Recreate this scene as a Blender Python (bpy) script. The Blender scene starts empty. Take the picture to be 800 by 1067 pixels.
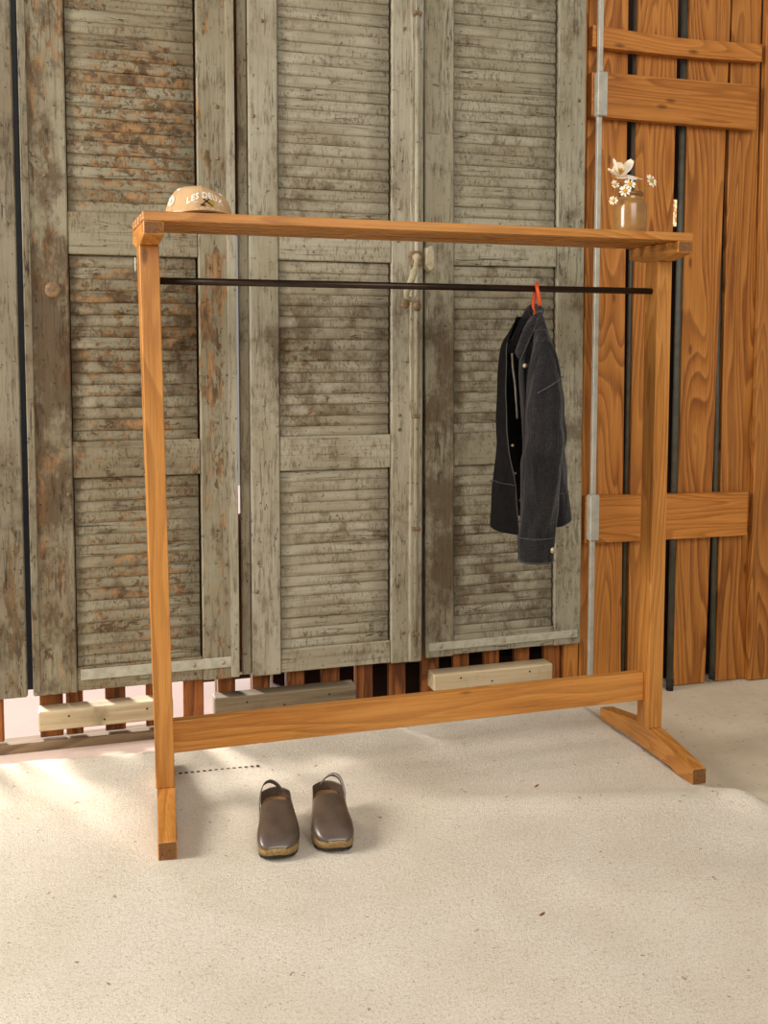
import bpy, bmesh, math, random
from mathutils import Vector, Matrix, noise
random.seed(7)
scene = bpy.context.scene
C = scene.collection

# ------------------------------------------------------------------ camera
FPX, PITCH, ROLL, YAW, CY = 1050.3, 0.0734, 0.0012, -0.2968, 443.3
CAM = Vector((-0.2125, -2.7177, 1.2476))
cd = bpy.data.cameras.new('camera')
cd.sensor_fit = 'VERTICAL'; cd.sensor_height = 36.0; cd.sensor_width = 27.0
cd.lens = FPX / 1067 * 36.0
cd.shift_y = -(533.5 - CY) / 1067
cd.clip_start = 0.05
camo = bpy.data.objects.new('camera', cd); C.objects.link(camo)
camo.matrix_world = (Matrix.Translation(CAM) @ Matrix.Rotation(YAW, 4, 'Z')
                     @ Matrix.Rotation(math.pi / 2 - PITCH, 4, 'X') @ Matrix.Rotation(ROLL, 4, 'Z'))
scene.camera = camo
CM = camo.matrix_world.to_3x3()

def at(u, v, y):
    """the point at depth y (metres) seen at photo pixel u, v"""
    d = CM @ Vector(((u - 400) / FPX, -(v - CY) / FPX, -1))
    return CAM + d * ((y - CAM.y) / d.y)

def on_z(u, v, z=0.0):
    d = CM @ Vector(((u - 400) / FPX, -(v - CY) / FPX, -1))
    return CAM + d * ((z - CAM.z) / d.z)

# ------------------------------------------------------------------ light
w = bpy.data.worlds.new('world'); scene.world = w; w.use_nodes = True
bg = w.node_tree.nodes['Background']
bg.inputs['Color'].default_value = (1.0, 0.94, 0.86, 1); bg.inputs['Strength'].default_value = 0.31

def area(name, loc, target, sx, sy, power, col):
    l = bpy.data.lights.new(name, 'AREA'); l.shape = 'RECTANGLE'; l.size = sx; l.size_y = sy
    l.energy = power; l.color = col
    o = bpy.data.objects.new(name, l); C.objects.link(o); o.location = loc
    o.rotation_euler = (Vector(target) - Vector(loc)).to_track_quat('-Z', 'Y').to_euler()
    return o
area('window_light_left', (-3.3, -0.15, 2.35), (0.4, -0.3, 0.4), 1.7, 1.7, 200, (1.0, 0.96, 0.90))
area('front_fill_light', (0.6, -5.0, 3.7), (1.0, 0.3, 0.8), 3.5, 2.6, 185, (1.0, 0.96, 0.90))  # added soft fill from above and behind the camera
sl_ = bpy.data.lights.new('low_sun', 'SUN'); sl_.energy = 17.0; sl_.angle = math.radians(14); sl_.color = (1.0, 0.93, 0.84)
so_ = bpy.data.objects.new('low_sun', sl_); C.objects.link(so_); so_.location = (-2, 5, 3)
so_.rotation_euler = Vector((.42, -1, -.27)).to_track_quat('-Z', 'Y').to_euler()

vs = scene.view_settings
vs.view_transform = 'Standard'; vs.look = 'None'; vs.gamma = 1.0; vs.use_curve_mapping = False
vs.exposure = 0.06

# ------------------------------------------------------------------ helpers
def lin(r, g, b):
    f = lambda c: (c / 255 / 12.92) if c / 255 <= 0.04045 else ((c / 255 + 0.055) / 1.055) ** 2.4
    return (f(r), f(g), f(b), 1)

def wloc(o):
    p = Vector((0, 0, 0))
    while o is not None:
        p += o.location; o = o.parent
    return p

def tag(o, label=None, cat=None, group=None, kind=None):
    if label: o['label'] = label
    if cat: o['category'] = cat
    if group: o['group'] = group
    if kind: o['kind'] = kind
    return o

def thing(name, loc, label=None, cat=None, group=None, kind=None):
    o = bpy.data.objects.new(name, None); C.objects.link(o); o.location = loc
    o.empty_display_size = 0.05
    return tag(o, label, cat, group, kind)

def mesh_obj(name, bm, mat, parent=None, smooth=False):
    """bm is in world coordinates; the object's origin goes to its centre, its parent is unrotated so far"""
    bmesh.ops.recalc_face_normals(bm, faces=bm.faces[:])
    me = bpy.data.meshes.new(name)
    bm.to_mesh(me); bm.free()
    xs = [v.co for v in me.vertices]
    c = Vector([(min(p[i] for p in xs) + max(p[i] for p in xs)) / 2 for i in range(3)])
    c.z = min(p.z for p in xs)
    me.transform(Matrix.Translation(-c))
    if mat: me.materials.append(mat)
    if smooth:
        for p in me.polygons: p.use_smooth = True
    o = bpy.data.objects.new(name, me); C.objects.link(o)
    o.location = c - wloc(parent); o.parent = parent
    return o

def place(name, me, loc, parent=None, rot=(0, 0, 0)):
    o = bpy.data.objects.new(name, me); C.objects.link(o)
    o.location = Vector(loc) - wloc(parent); o.rotation_euler = rot; o.parent = parent
    return o

def hexa(p, bev=0.0, seg=1):
    """eight corners: bottom loop 0-3, top loop 4-7"""
    bm = bmesh.new(); v = [bm.verts.new(q) for q in p]
    for f in ((3, 2, 1, 0), (4, 5, 6, 7), (0, 1, 5, 4), (1, 2, 6, 5), (2, 3, 7, 6), (3, 0, 4, 7)):
        bm.faces.new([v[i] for i in f])
    if bev: bmesh.ops.bevel(bm, geom=bm.edges[:], offset=bev, segments=seg, affect='EDGES', profile=0.6)
    return bm

def box(x0, x1, y0, y1, z0, z1, bev=0.0, seg=1):
    return hexa([(x0, y0, z0), (x1, y0, z0), (x1, y1, z0), (x0, y1, z0),
                 (x0, y0, z1), (x1, y0, z1), (x1, y1, z1), (x0, y1, z1)], bev, seg)

def prism(poly, d, bev=0.0):
    """polygon (3-d points) swept by vector d"""
    bm = bmesh.new(); d = Vector(d)
    a = [bm.verts.new(p) for p in poly]; b = [bm.verts.new(Vector(p) + d) for p in poly]
    bm.faces.new(a[::-1]); bm.faces.new(b); n = len(a)
    for i in range(n): bm.faces.new((a[i], a[(i + 1) % n], b[(i + 1) % n], b[i]))
    if bev: bmesh.ops.bevel(bm, geom=bm.edges[:], offset=bev, segments=1, affect='EDGES')
    return bm

def tube(pts, rad, seg=10, bm=None, cap=True, flat=None):
    """round tube along points; rad a number or one per point; flat=(a,b) scales the two section axes"""
    bm = bm or bmesh.new(); pts = [Vector(p) for p in pts]; n = len(pts); rings = []; up = None
    for i, p in enumerate(pts):
        t = (pts[min(i + 1, n - 1)] - pts[max(i - 1, 0)]).normalized()
        if up is None: up = Vector((0, 0, 1)) if abs(t.z) < .9 else Vector((0, 1, 0))
        s = t.cross(up).normalized(); up = s.cross(t).normalized()
        r = rad[i] if isinstance(rad, (list, tuple)) else rad
        fa, fb = flat or (1, 1)
        rings.append([bm.verts.new(p + s * (math.cos(a) * r * fa) + up * (math.sin(a) * r * fb))
                      for a in [k * 2 * math.pi / seg for k in range(seg)]])
    for a, b in zip(rings, rings[1:]):
        for k in range(seg): bm.faces.new((a[k], a[(k + 1) % seg], b[(k + 1) % seg], b[k]))
    if cap: bm.faces.new(rings[0][::-1]); bm.faces.new(rings[-1])
    return bm

def lathe(prof, cx, cy, seg=32, bm=None):
    bm = bm or bmesh.new(); rings = []
    for r, z in prof:
        if r < 1e-5: rings.append([bm.verts.new((cx, cy, z))] * seg)
        else: rings.append([bm.verts.new((cx + r * math.cos(k * 2 * math.pi / seg), cy + r * math.sin(k * 2 * math.pi / seg), z)) for k in range(seg)])
    for a, b in zip(rings, rings[1:]):
        for k in range(seg):
            q = []
            for v in (a[k], a[(k + 1) % seg], b[(k + 1) % seg], b[k]):
                if v not in q: q.append(v)
            if len(q) > 2: bm.faces.new(q)
    return bm

def grid(rows, closed=False, bm=None):
    bm = bm or bmesh.new()
    V = [[bm.verts.new(p) for p in r] for r in rows]
    for a, b in zip(V, V[1:]):
        n = len(a)
        for k in range(n if closed else n - 1):
            bm.faces.new((a[k], a[(k + 1) % n], b[(k + 1) % n], b[k]))
    return bm

def spline(P, n):
    """Catmull-Rom through points, n steps per span"""
    P = [Vector(p) for p in P]; out = []
    for i in range(len(P) - 1):
        p0, p1, p2, p3 = P[max(i - 1, 0)], P[i], P[i + 1], P[min(i + 2, len(P) - 1)]
        for k in range(n):
            t = k / n
            out.append(0.5 * (2 * p1 + (p2 - p0) * t + (2 * p0 - 5 * p1 + 4 * p2 - p3) * t * t + (3 * p1 - p0 - 3 * p2 + p3) * t ** 3))
    out.append(P[-1]); return out

def subsurf(o, lv=2):
    m = o.modifiers.new('smooth', 'SUBSURF'); m.levels = lv; m.render_levels = lv
    for p in o.data.polygons: p.use_smooth = True
    return o

def solidify(o, th, off=0):
    m = o.modifiers.new('thick', 'SOLIDIFY'); m.thickness = th; m.offset = off
    return o

# ------------------------------------------------------------------ materials
class NT:
    def __init__(s, name, rough=0.6, spec=0.4):
        s.m = bpy.data.materials.new(name); s.m.use_nodes = True; s.t = s.m.node_tree
        s.b = s.t.nodes['Principled BSDF']; s.b.inputs['Roughness'].default_value = rough
        s.b.inputs['Specular IOR Level'].default_value = spec
    def n(s, typ, **kw):
        nd = s.t.nodes.new(typ)
        for k, v in kw.items(): setattr(nd, k, v)
        return nd
    def put(s, sock, v):
        if hasattr(v, 'links') or isinstance(v, bpy.types.NodeSocket): s.t.links.new(v, sock)
        else: sock.default_value = v
    def math(s, op, a, b=0.0, clamp=False):
        nd = s.n('ShaderNodeMath', operation=op, use_clamp=clamp); s.put(nd.inputs[0], a); s.put(nd.inputs[1], b); return nd.outputs[0]
    def vmath(s, op, a, b):
        nd = s.n('ShaderNodeVectorMath', operation=op); s.put(nd.inputs[0], a); s.put(nd.inputs[1], b); return nd.outputs[0]
    def pos(s, rand=0.0):
        p = s.n('ShaderNodeNewGeometry').outputs['Position']
        if rand:
            r = s.n('ShaderNodeObjectInfo').outputs['Random']
            k = s.n('ShaderNodeCombineXYZ')
            for i, f in enumerate((1.0, 1.7, 2.3)): s.put(k.inputs[i], s.math('MULTIPLY', r, rand * f))
            p = s.vmath('ADD', p, k.outputs[0])
        return p
    def scale(s, p, sc): return s.vmath('MULTIPLY', p, sc)
    def noise(s, p, scale=1.0, detail=3.0, rough=0.55, dist=0.0):
        nd = s.n('ShaderNodeTexNoise'); s.put(nd.inputs['Vector'], p)
        nd.inputs['Scale'].default_value = scale; nd.inputs['Detail'].default_value = detail
        nd.inputs['Roughness'].default_value = rough; nd.inputs['Distortion'].default_value = dist
        return nd.outputs['Fac']
    def ramp(s, f, stops, interp='LINEAR'):
        nd = s.n('ShaderNodeValToRGB'); e = nd.color_ramp.elements; nd.color_ramp.interpolation = interp
        while len(e) < len(stops): e.new(0.5)
        for el, (p, c) in zip(e, stops): el.position = p; el.color = c if len(c) == 4 else (*c, 1)
        s.put(nd.inputs[0], f); return nd.outputs[0]
    def step(s, f, a, b):
        nd = s.n('ShaderNodeMapRange', interpolation_type='SMOOTHSTEP'); s.put(nd.inputs[0], f)
        nd.inputs[1].default_value = a; nd.inputs[2].default_value = b; return nd.outputs[0]
    def mix(s, f, a, b, blend='MIX'):
        nd = s.n('ShaderNodeMix', data_type='RGBA', blend_type=blend)
        s.put(nd.inputs[0], f); s.put(nd.inputs[6], a); s.put(nd.inputs[7], b); return nd.outputs[2]
    def bump(s, h, strength=0.3, dist=0.002):
        nd = s.n('ShaderNodeBump'); nd.inputs['Strength'].default_value = strength; nd.inputs['Distance'].default_value = dist
        s.put(nd.inputs['Height'], h); s.t.links.new(nd.outputs[0], s.b.inputs['Normal'])
    def done(s, col): s.put(s.b.inputs['Base Color'], col); return s.m

def axis_scale(axis, along, across):
    return tuple(along if a == axis else across for a in 'xyz')

def wood(name, dark, mid, light, axis='z', rings=14, freq=1.0, contrast=1.0, rough=0.5, stain=None):
    k = NT(name, rough, 0.35)
    p = k.pos(9.0)
    n1 = k.noise(k.scale(p, axis_scale(axis, 0.9 * freq, 9 * freq)), 1.0, 1.5, 0.5, 0.3)
    saw = k.math('FRACT', k.math('MULTIPLY', n1, rings))
    fib = k.noise(k.scale(p, axis_scale(axis, 5, 190)), 1.0, 3, 0.6)
    big = k.noise(k.scale(p, axis_scale(axis, 1.3, 7)), 1.0, 2)
    c = k.ramp(saw, [(0.0, light), (0.5, mid), (0.80, dark), (0.90, dark), (0.96, mid), (1.0, light)])
    c = k.mix(1 - 0.75 * contrast if contrast < 1 else 0.1, c, mid)
    c = k.mix(k.math('MULTIPLY', k.step(fib, 0.42, 0.7), 0.5), c, dark)
    fine = k.noise(k.scale(p, axis_scale(axis, 14, 420)), 1.0, 2, 0.6)
    c = k.mix(k.math('MULTIPLY', k.step(fine, 0.45, 0.7), 0.3), c, light)
    c = k.mix(k.math('MULTIPLY', k.step(big, 0.4, 0.7), 0.35), c, light)
    v = k.n('ShaderNodeTexVoronoi'); k.put(v.inputs['Vector'], k.scale(p, axis_scale(axis, 3.2, 9))); v.inputs['Scale'].default_value = 1.0
    kn = k.math('SUBTRACT', 1.0, k.step(v.outputs['Distance'], 0.03, 0.10))
    c = k.mix(k.math('MULTIPLY', kn, 0.65), c, tuple(x * 0.35 for x in dark[:3]) + (1,))
    if stain:
        sn = k.noise(k.scale(p, (5, 5, 3)), 1.0, 5, 0.65)
        c = k.mix(k.math('MULTIPLY', k.step(sn, 0.54, 0.7), 0.7), c, stain)
    rn = k.n('ShaderNodeObjectInfo').outputs['Random']
    hv = k.n('ShaderNodeHueSaturation'); k.put(hv.inputs['Color'], c)
    k.put(hv.inputs['Value'], k.math('ADD', 0.88, k.math('MULTIPLY', rn, 0.24)))
    k.bump(k.math('ADD', k.math('MULTIPLY', saw, 0.3), fib), 0.25, 0.0012)
    return k.done(hv.outputs[0])

def paint(name, pa, pb, bare, dark, axis, wear=0.0, dirt=0.0, spots=()):
    """old flaking paint over weathered wood. spots: (x, z, rx, rz, wear, dirt) worn or grimy patches"""
    k = NT(name, 0.75, 0.25)
    p = k.pos(); pr = k.pos(3.0)
    sx = k.n('ShaderNodeSeparateXYZ'); k.put(sx.inputs[0], p)
    ws, ds = wear, dirt
    for (x, z, rx, rz, wa, da) in spots:
        a = k.math('DIVIDE', k.math('SUBTRACT', sx.outputs[0], x), rx); b = k.math('DIVIDE', k.math('SUBTRACT', sx.outputs[2], z), rz)
        d = k.math('ADD', k.math('MULTIPLY', a, a), k.math('MULTIPLY', b, b))
        g = k.math('SUBTRACT', 1.0, k.step(d, 0.0, 1.0))
        if wa: ws = k.math('ADD', ws, k.math('MULTIPLY', g, wa))
        if da: ds = k.math('ADD', ds, k.math('MULTIPLY', g, da))
    grain = k.noise(k.scale(pr, axis_scale(axis, 3, 85)), 1.0, 4, 0.6, 0.4)
    chip = k.noise(k.scale(pr, (34, 34, 42) if axis == 'x' else (30, 30, 10)), 1.0, 7, 0.66, 0.8)
    med = k.noise(k.scale(pr, axis_scale(axis, 2.5, 6)), 1.0, 4, 0.6)
    col = k.mix(k.step(med, 0.35, 0.65), pa, pb)
    col = k.mix(k.math('MULTIPLY', k.step(grain, 0.5, 0.75), 0.4), col, dark)
    # bare wood flakes
    fl = k.math('ADD', k.math('ADD', k.math('MULTIPLY', chip, 0.7), k.math('MULTIPLY', med, 0.3)), ws)
    mk = k.step(fl, 0.60, 0.635)
    tone = k.noise(k.scale(pr, (24, 24, 30) if axis == 'x' else (30, 30, 9)), 1.0, 4, 0.6)
    bcol = k.mix(k.step(tone, 0.35, 0.65), bare, dark)
    col = k.mix(k.math('MULTIPLY', mk, 0.85), col, bcol)
    # grime
    gr = k.math('ADD', k.noise(k.scale(pr, (11, 11, 7)), 1.0, 7, 0.72), ds)
    gm = k.step(gr, 0.53, 0.74)
    col = k.mix(k.math('MULTIPLY', gm, 0.75), col, dark)
    # cracks and dark specks
    cr = k.noise(k.scale(pr, axis_scale(axis, 2.2, 42)), 1.0, 3, 0.5, 0.8)
    ck = k.math('SUBTRACT', 1.0, k.step(k.math('ABSOLUTE', k.math('SUBTRACT', cr, 0.5)), 0.002, 0.012))
    cm = k.math('MULTIPLY', ck, k.step(k.noise(pr, 5.0, 2), 0.45, 0.6))
    blk = tuple(x * 0.3 for x in dark[:3]) + (1,)
    col = k.mix(k.math('MULTIPLY', cm, 0.8), col, blk)
    ht = k.noise(k.scale(pr, (150, 150, 38) if axis == 'x' else (120, 120, 14)), 1.0, 3, 0.6)
    hm = k.math('MULTIPLY', k.step(ht, 0.48, 0.66), k.step(k.noise(k.scale(pr, (8, 8, 14)), 1.0, 4, 0.6), 0.38, 0.6))
    col = k.mix(k.math('MULTIPLY', hm, 0.6), col, dark)
    sp = k.noise(k.scale(pr, (60, 60, 60)), 1.0, 2)
    col = k.mix(k.math('MULTIPLY', k.step(sp, 0.66, 0.72), 0.6), col, blk)
    h = k.math('SUBTRACT', k.math('ADD', k.math('MULTIPLY', grain, 0.6), k.math('MULTIPLY', ht, 0.5)), k.math('ADD', k.math('MULTIPLY', mk, 0.5), cm))
    k.bump(h, 0.5, 0.003)
    return k.done(col)

def plain(name, col, rough=0.5, metal=0.0, var=0.15, vscale=30, bump=0.0, bscale=200, spec=0.4):
    k = NT(name, rough, spec); k.b.inputs['Metallic'].default_value = metal
    p = k.pos(); n = k.noise(p, vscale, 4)
    c = k.mix(k.step(n, 0.35, 0.7), tuple(x * (1 + var) for x in col[:3]) + (1,), tuple(x * (1 - var) for x in col[:3]) + (1,))
    if bump: k.bump(k.noise(p, bscale, 3), bump, 0.002)
    return k.done(c)

M = {}
for ax in 'xyz':
    M['rack_' + ax] = wood('honey_pine_' + ax, lin(132, 78, 28), lin(182, 118, 50), lin(206, 148, 78), ax, 12, 1.0, 0.60, 0.42)
M['end_grain'] = wood('pine_end_grain', lin(90, 58, 28), lin(128, 84, 44), lin(150, 104, 60), 'y', 20, 3, 1.0, 0.7)
M['plank'] = wood('orange_plank', lin(112, 58, 18), lin(170, 104, 40), lin(196, 132, 62), 'z', 21, 0.75, 0.95, 0.45)
M['board'] = wood('orange_board', lin(124, 68, 22), lin(174, 108, 42), lin(196, 130, 60), 'x', 18, 0.8, 0.8, 0.45)
M['slat'] = wood('rough_slat', lin(84, 44, 18), lin(136, 78, 32), lin(165, 100, 46), 'z', 10, 1.0, 1.0, 0.7, lin(50, 34, 22))
M['block'] = wood('pale_timber', lin(150, 128, 96), lin(194, 172, 136), lin(206, 188, 154), 'x', 8, 1.0, 0.6, 0.7, lin(120, 104, 80))
M['block_grey'] = wood('grey_timber', lin(78, 66, 50), lin(112, 96, 74), lin(130, 114, 88), 'x', 8, 1.0, 0.8, 0.8, lin(60, 50, 38))
# shutters: a = leftmost, b, c, d
SH = {
    'a': dict(pa=lin(136, 128, 108), pb=lin(120, 108, 86), bare=lin(120, 94, 64), dark=lin(70, 58, 42), wear=0.02, dirt=0.03, spots=((-.42, .5, .2, .5, .06, .06),)),
    'b': dict(pa=lin(148, 140, 117), pb=lin(132, 120, 96), bare=lin(166, 125, 82), dark=lin(76, 56, 36), wear=0.035, dirt=0.0,
              spots=((-.30, 1.1, .14, .85, .03, .20), (-.30, 2.1, .14, .6, .05, .09), (0.0, 1.95, .24, .34, .12, .02), (-.02, 1.25, .3, .4, .07, .10), (-.30, .3, .12, .25, .02, .12), (.23, 1.2, .08, .8, .06, .0), (0, .5, .25, .35, .05, .02))),
    'c': dict(pa=lin(166, 159, 139), pb=lin(149, 140, 117), bare=lin(146, 112, 74), dark=lin(90, 72, 48), wear=-0.05, dirt=0.0,
              spots=((.5, 1.15, .2, .35, .10, .06), (.48, 1.78, .12, .2, .05, .06), (.6, 1.25, .4, .34, 0, .09), (.62, .62, .3, .3, 0, .05), (.62, 1.8, .3, .2, 0, .05), (.37, .5, .1, .5, .05, .03))),
    'd': dict(pa=lin(162, 156, 135), pb=lin(145, 137, 114), bare=lin(128, 98, 68), dark=lin(82, 64, 42), wear=-0.05, dirt=0.02,
              spots=((1.0, .8, .12, .95, .03, .15), (1.25, .5, .35, .35, .02, .09), (1.5, 1.2, .1, .9, .05, .06), (1.25, 1.2, .3, .4, .0, .09), (1.3, 1.95, .25, .2, 0, .05))),
}
for kx, d in SH.items():
    for ax in 'xz': M['sh_%s_%s' % (kx, ax)] = paint('shutter_paint_%s_%s' % (kx, ax), axis=ax, **d)
M['strap'] = plain('pale_painted_iron', lin(172, 167, 148), 0.6, 0.0, 0.15, 40, 0.3, 120)
M['rust'] = plain('rusty_iron', lin(122, 98, 70), 0.7, 0.2, 0.3, 70, 0.4, 150)
M['knob'] = plain('worn_cream_iron', lin(158, 146, 118), 0.5, 0.0, 0.2, 60, 0.2, 100)
M['steel_black'] = plain('blackened_steel', lin(52, 40, 32), 0.35, 0.7, 0.2, 30)
M['galv'] = plain('pale_galvanised_metal', lin(176, 172, 158), 0.5, 0.3, 0.12, 25)
M['pipe'] = plain('dark_green_grey_pipe', lin(72, 70, 60), 0.5, 0.0, 0.2, 20)
M['gap_dark'] = plain('black_gap_shade', lin(34, 36, 42), 0.6)
M['dark'] = plain('dark_brown_gap_shade', lin(44, 24, 16), 0.9, 0.0, 0.3, 6)  # dark brown standing in for the shade behind slats and louvres
M['white_frame'] = plain('white_frame_paint', lin(196, 198, 196), 0.5)
M['old_rail'] = wood('weathered_rail', lin(84, 66, 48), lin(120, 98, 74), lin(142, 120, 94), 'x', 8, 1.0, 0.8, 0.85)

def concrete():
    k = NT('cream_concrete', 0.9, 0.2); p = k.pos()
    c = k.mix(k.step(k.noise(p, 3, 5, 0.65), 0.35, 0.7), lin(206, 192, 168), lin(192, 176, 150))
    c = k.mix(k.math('MULTIPLY', k.step(k.noise(p, 55, 3), 0.62, 0.72), 0.5), c, lin(120, 98, 70))
    k.bump(k.noise(p, 140, 4), 0.2, 0.002); return k.done(c)
def carpet_mat():
    k = NT('cream_felt_carpet', 1.0, 0.05); p = k.pos()
    n1 = k.noise(p, 2.2, 4, 0.6); n2 = k.noise(p, 260, 3, 0.7); n3 = k.noise(k.scale(p, (75, 120, 60)), 1.0, 3, 0.6, 3.5)
    c = k.mix(k.step(n1, 0.3, 0.7), lin(234, 224, 208), lin(224, 212, 193))
    c = k.mix(k.math('MULTIPLY', k.step(n2, 0.5, 0.72), 0.45), c, lin(204, 186, 160))
    c = k.mix(k.math('MULTIPLY', k.step(n3, 0.57, 0.63), 0.65), c, lin(164, 138, 102))
    sp = k.noise(p, 36, 2); c = k.mix(k.math('MULTIPLY', k.step(sp, 0.70, 0.74), 0.7), c, lin(150, 118, 82))
    k.bump(k.math('ADD', k.noise(p, 420, 3, 0.7), k.math('MULTIPLY', k.noise(p, 120, 3, 0.6), 0.9)), 0.8, 0.005)
    return k.done(c)
M['concrete'] = concrete(); M['carpet'] = carpet_mat()
M['sill'] = plain('sill_pink_light', lin(214, 190, 176), 0.8, 0, 0.08, 8)  # pink of the outdoor light put into the sill colour
M['outside'] = plain('pinkish_paving', lin(172, 154, 151), 0.9, 0, 0.05, 3)

def denim():
    k = NT('black_denim', 0.9, 0.2); p = k.pos()
    tw = k.n('ShaderNodeTexWave', wave_type='BANDS', bands_direction='DIAGONAL'); k.put(tw.inputs['Vector'], p); tw.inputs['Scale'].default_value = 160; tw.inputs['Distortion'].default_value = 2
    n = k.noise(k.scale(p, (330, 330, 240)), 1.0, 2, 0.7)
    c = k.mix(k.step(n, 0.3, 0.8), lin(14, 13, 14), lin(50, 46, 48))
    c = k.mix(k.math('MULTIPLY', k.step(k.noise(p, 9, 4), 0.4, 0.7), 0.6), c, lin(12, 11, 12))
    k.b.inputs['Sheen Weight'].default_value = 0.12; k.b.inputs['Sheen Roughness'].default_value = 0.5
    wr_ = k.noise(k.scale(p, (24, 24, 6)), 1.0, 2, 0.5, 0.2); cr_ = k.noise(k.scale(p, (14, 14, 45)), 1.0, 2, 0.5, 0.3)
    k.bump(k.math('ADD', k.math('ADD', k.math('MULTIPLY', wr_, 5.5), k.math('MULTIPLY', cr_, 2.0)), k.math('MULTIPLY', n, 0.35)), 1.0, 0.0035); return k.done(c)
M['denim'] = denim()
M['denim_dark'] = plain('darker_black_cloth', lin(22, 20, 21), 0.95, 0, 0.2, 40, 0.2, 300, 0.1)  # darker black cloth for the far front panel and its hem
M['thread'] = plain('pale_thread', lin(84, 79, 76), 0.9)
M['facing'] = plain('pale_facing', lin(150, 142, 128), 0.9)
M['metal_button'] = plain('pale_metal_button', lin(196, 180, 150), 0.35, 0.6)
M['orange_ring'] = plain('orange_plastic', lin(214, 78, 26), 0.35, 0, 0.08)
M['cap'] = plain('beige_cotton', lin(190, 156, 116), 0.95, 0, 0.08, 18, 0.35, 500, 0.1)
M['cap_white'] = plain('white_embroidery', lin(238, 230, 214), 0.9, 0, 0.03)
M['cap_dark'] = plain('dark_embroidery', lin(64, 46, 30), 0.9)
M['cap_yellow'] = plain('yellow_embroidery', lin(176, 150, 44), 0.9)
M['stoneware'] = plain('tan_salt_glaze', lin(148, 108, 58), 0.2, 0, 0.14, 22, 0.08, 60, 0.6)
M['stoneware_rim'] = plain('brown_glaze_rim', lin(120, 78, 38), 0.3, 0, 0.15, 40)
M['petal'] = plain('cream_petal', lin(242, 226, 204), 0.8, 0, 0.04)
M['daisy_petal'] = plain('white_petal', lin(240, 234, 214), 0.8, 0, 0.04)
M['stamen'] = plain('yellow_stamen', lin(214, 170, 58), 0.8, 0, 0.15)
M['daisy_eye'] = plain('orange_daisy_eye', lin(206, 148, 44), 0.8, 0, 0.15)
M['stem'] = plain('green_stem', lin(128, 122, 62), 0.7)
M['leather'] = plain('brown_leather', lin(78, 62, 50), 0.40, 0, 0.22, 26, 0.12, 90, 0.55)
b_ = M['leather'].node_tree.nodes['Principled BSDF']; b_.inputs['Coat Weight'].default_value = 0.6; b_.inputs['Coat Roughness'].default_value = 0.28
M['leather_in'] = plain('tan_insole', lin(136, 102, 66), 0.7)
M['sole'] = wood('clog_wood', lin(108, 84, 46), lin(142, 114, 68), lin(160, 134, 88), 'y', 8, 3, 0.7, 0.5)
M['rubber'] = plain('black_rubber', lin(34, 28, 24), 0.8)
M['crumb'] = plain('dry_leaf', lin(120, 74, 38), 0.9)

# ------------------------------------------------------------------ setting
FZ = -0.045
tag(mesh_obj('floor', box(-5, 5, -6, 0.70, FZ - .1, FZ), M['concrete']), kind='structure')
tag(mesh_obj('ground', box(-6, 6, 0.70, 7, FZ - .12, FZ - .01), M['outside']), kind='structure')

# slatted wall behind the shutters
wb = thing('wall_back', (0.55, 0.63, FZ), kind='structure')
slats = [(-.86, -.79), (-.74, -.67), (-.60, -.53), (-.48, -.452), (-.343, -.272), (-.263, -.21), (-.141, -.077), (-.012, .04), (.11, .177), (.225, .283), (.342, .401), (.464, .522),
         (.583, .648), (.704, .767), (.827, .888), (.949, 1.015), (1.07, 1.13), (1.19, 1.25), (1.31, 1.37), (1.429, 1.496)]
for i, (a, b) in enumerate(slats):
    z0 = FZ + .055 if b < .1 else FZ + .02 + .01 * random.random()
    mesh_obj('plank', box(a, b, .615 + .004 * random.random(), .64, z0, 2.75, .002), M['slat'], wb)
mesh_obj('cross_board', box(.27, .36, .645, .665, 1.63, 2.75, .002), M['slat'], wb)
mesh_obj('cross_board', box(.27, .36, .645, .665, .20, .70, .002), M['slat'], wb)
mesh_obj('gap_shade_strip', box(-.395, -.340, .603, .612, .175, 2.75), M['gap_dark'], wb)  # dark strip painting in the shade of the gap between two shutters
tr = tag(mesh_obj('trim_1', box(-1.0, .085, .592, .66, FZ + .005, .005, .004), M['old_rail']), kind='structure')
tag(mesh_obj('trim_2', box(-1.0, .30, .49, .590, FZ, FZ + .022, .003), M['sill']), kind='structure')
tag(mesh_obj('wall_left_sun_block', box(-5, -1.0, .56, .66, FZ, 2.75), M['sh_a_z']), kind='structure')  # unseen wall stretch added to keep the low sun off the floor
tag(mesh_obj('floor_dark_backing', box(.47, 3.6, .70, 1.15, FZ - .02, FZ + .002), M['dark']), kind='structure')  # dark floor sheet covering the lit ground behind the planks
# dark sheet behind the slats, put in for the unlit room
tag(mesh_obj('wall_dark_backing', box(.47, 3.6, 1.15, 1.2, FZ, 2.9), M['dark']), kind='structure')
lb = tag(mesh_obj('low_dark_panel', box(.20, .46, .98, 1.12, FZ + .065, .55, .004), M['dark']), 'dark brown crate outside behind the slats', 'panel')  # low dark panel put in for the dark view between the slats
wf = thing('window_frame', (.3, .93, FZ), 'thin white metal window frame behind the slatted wall', 'frame')
for u in (225, 262, 283, 298):
    p = at(u, 715, .93); mesh_obj('mullion', box(p.x - .004, p.x + .004, .925, .935, FZ, .5), M['white_frame'], wf)
p, q = at(203, 719, .93), at(300, 719, .93)
mesh_obj('transom', box(p.x, q.x, .926, .934, .055, .063), M['white_frame'], wf)

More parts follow.
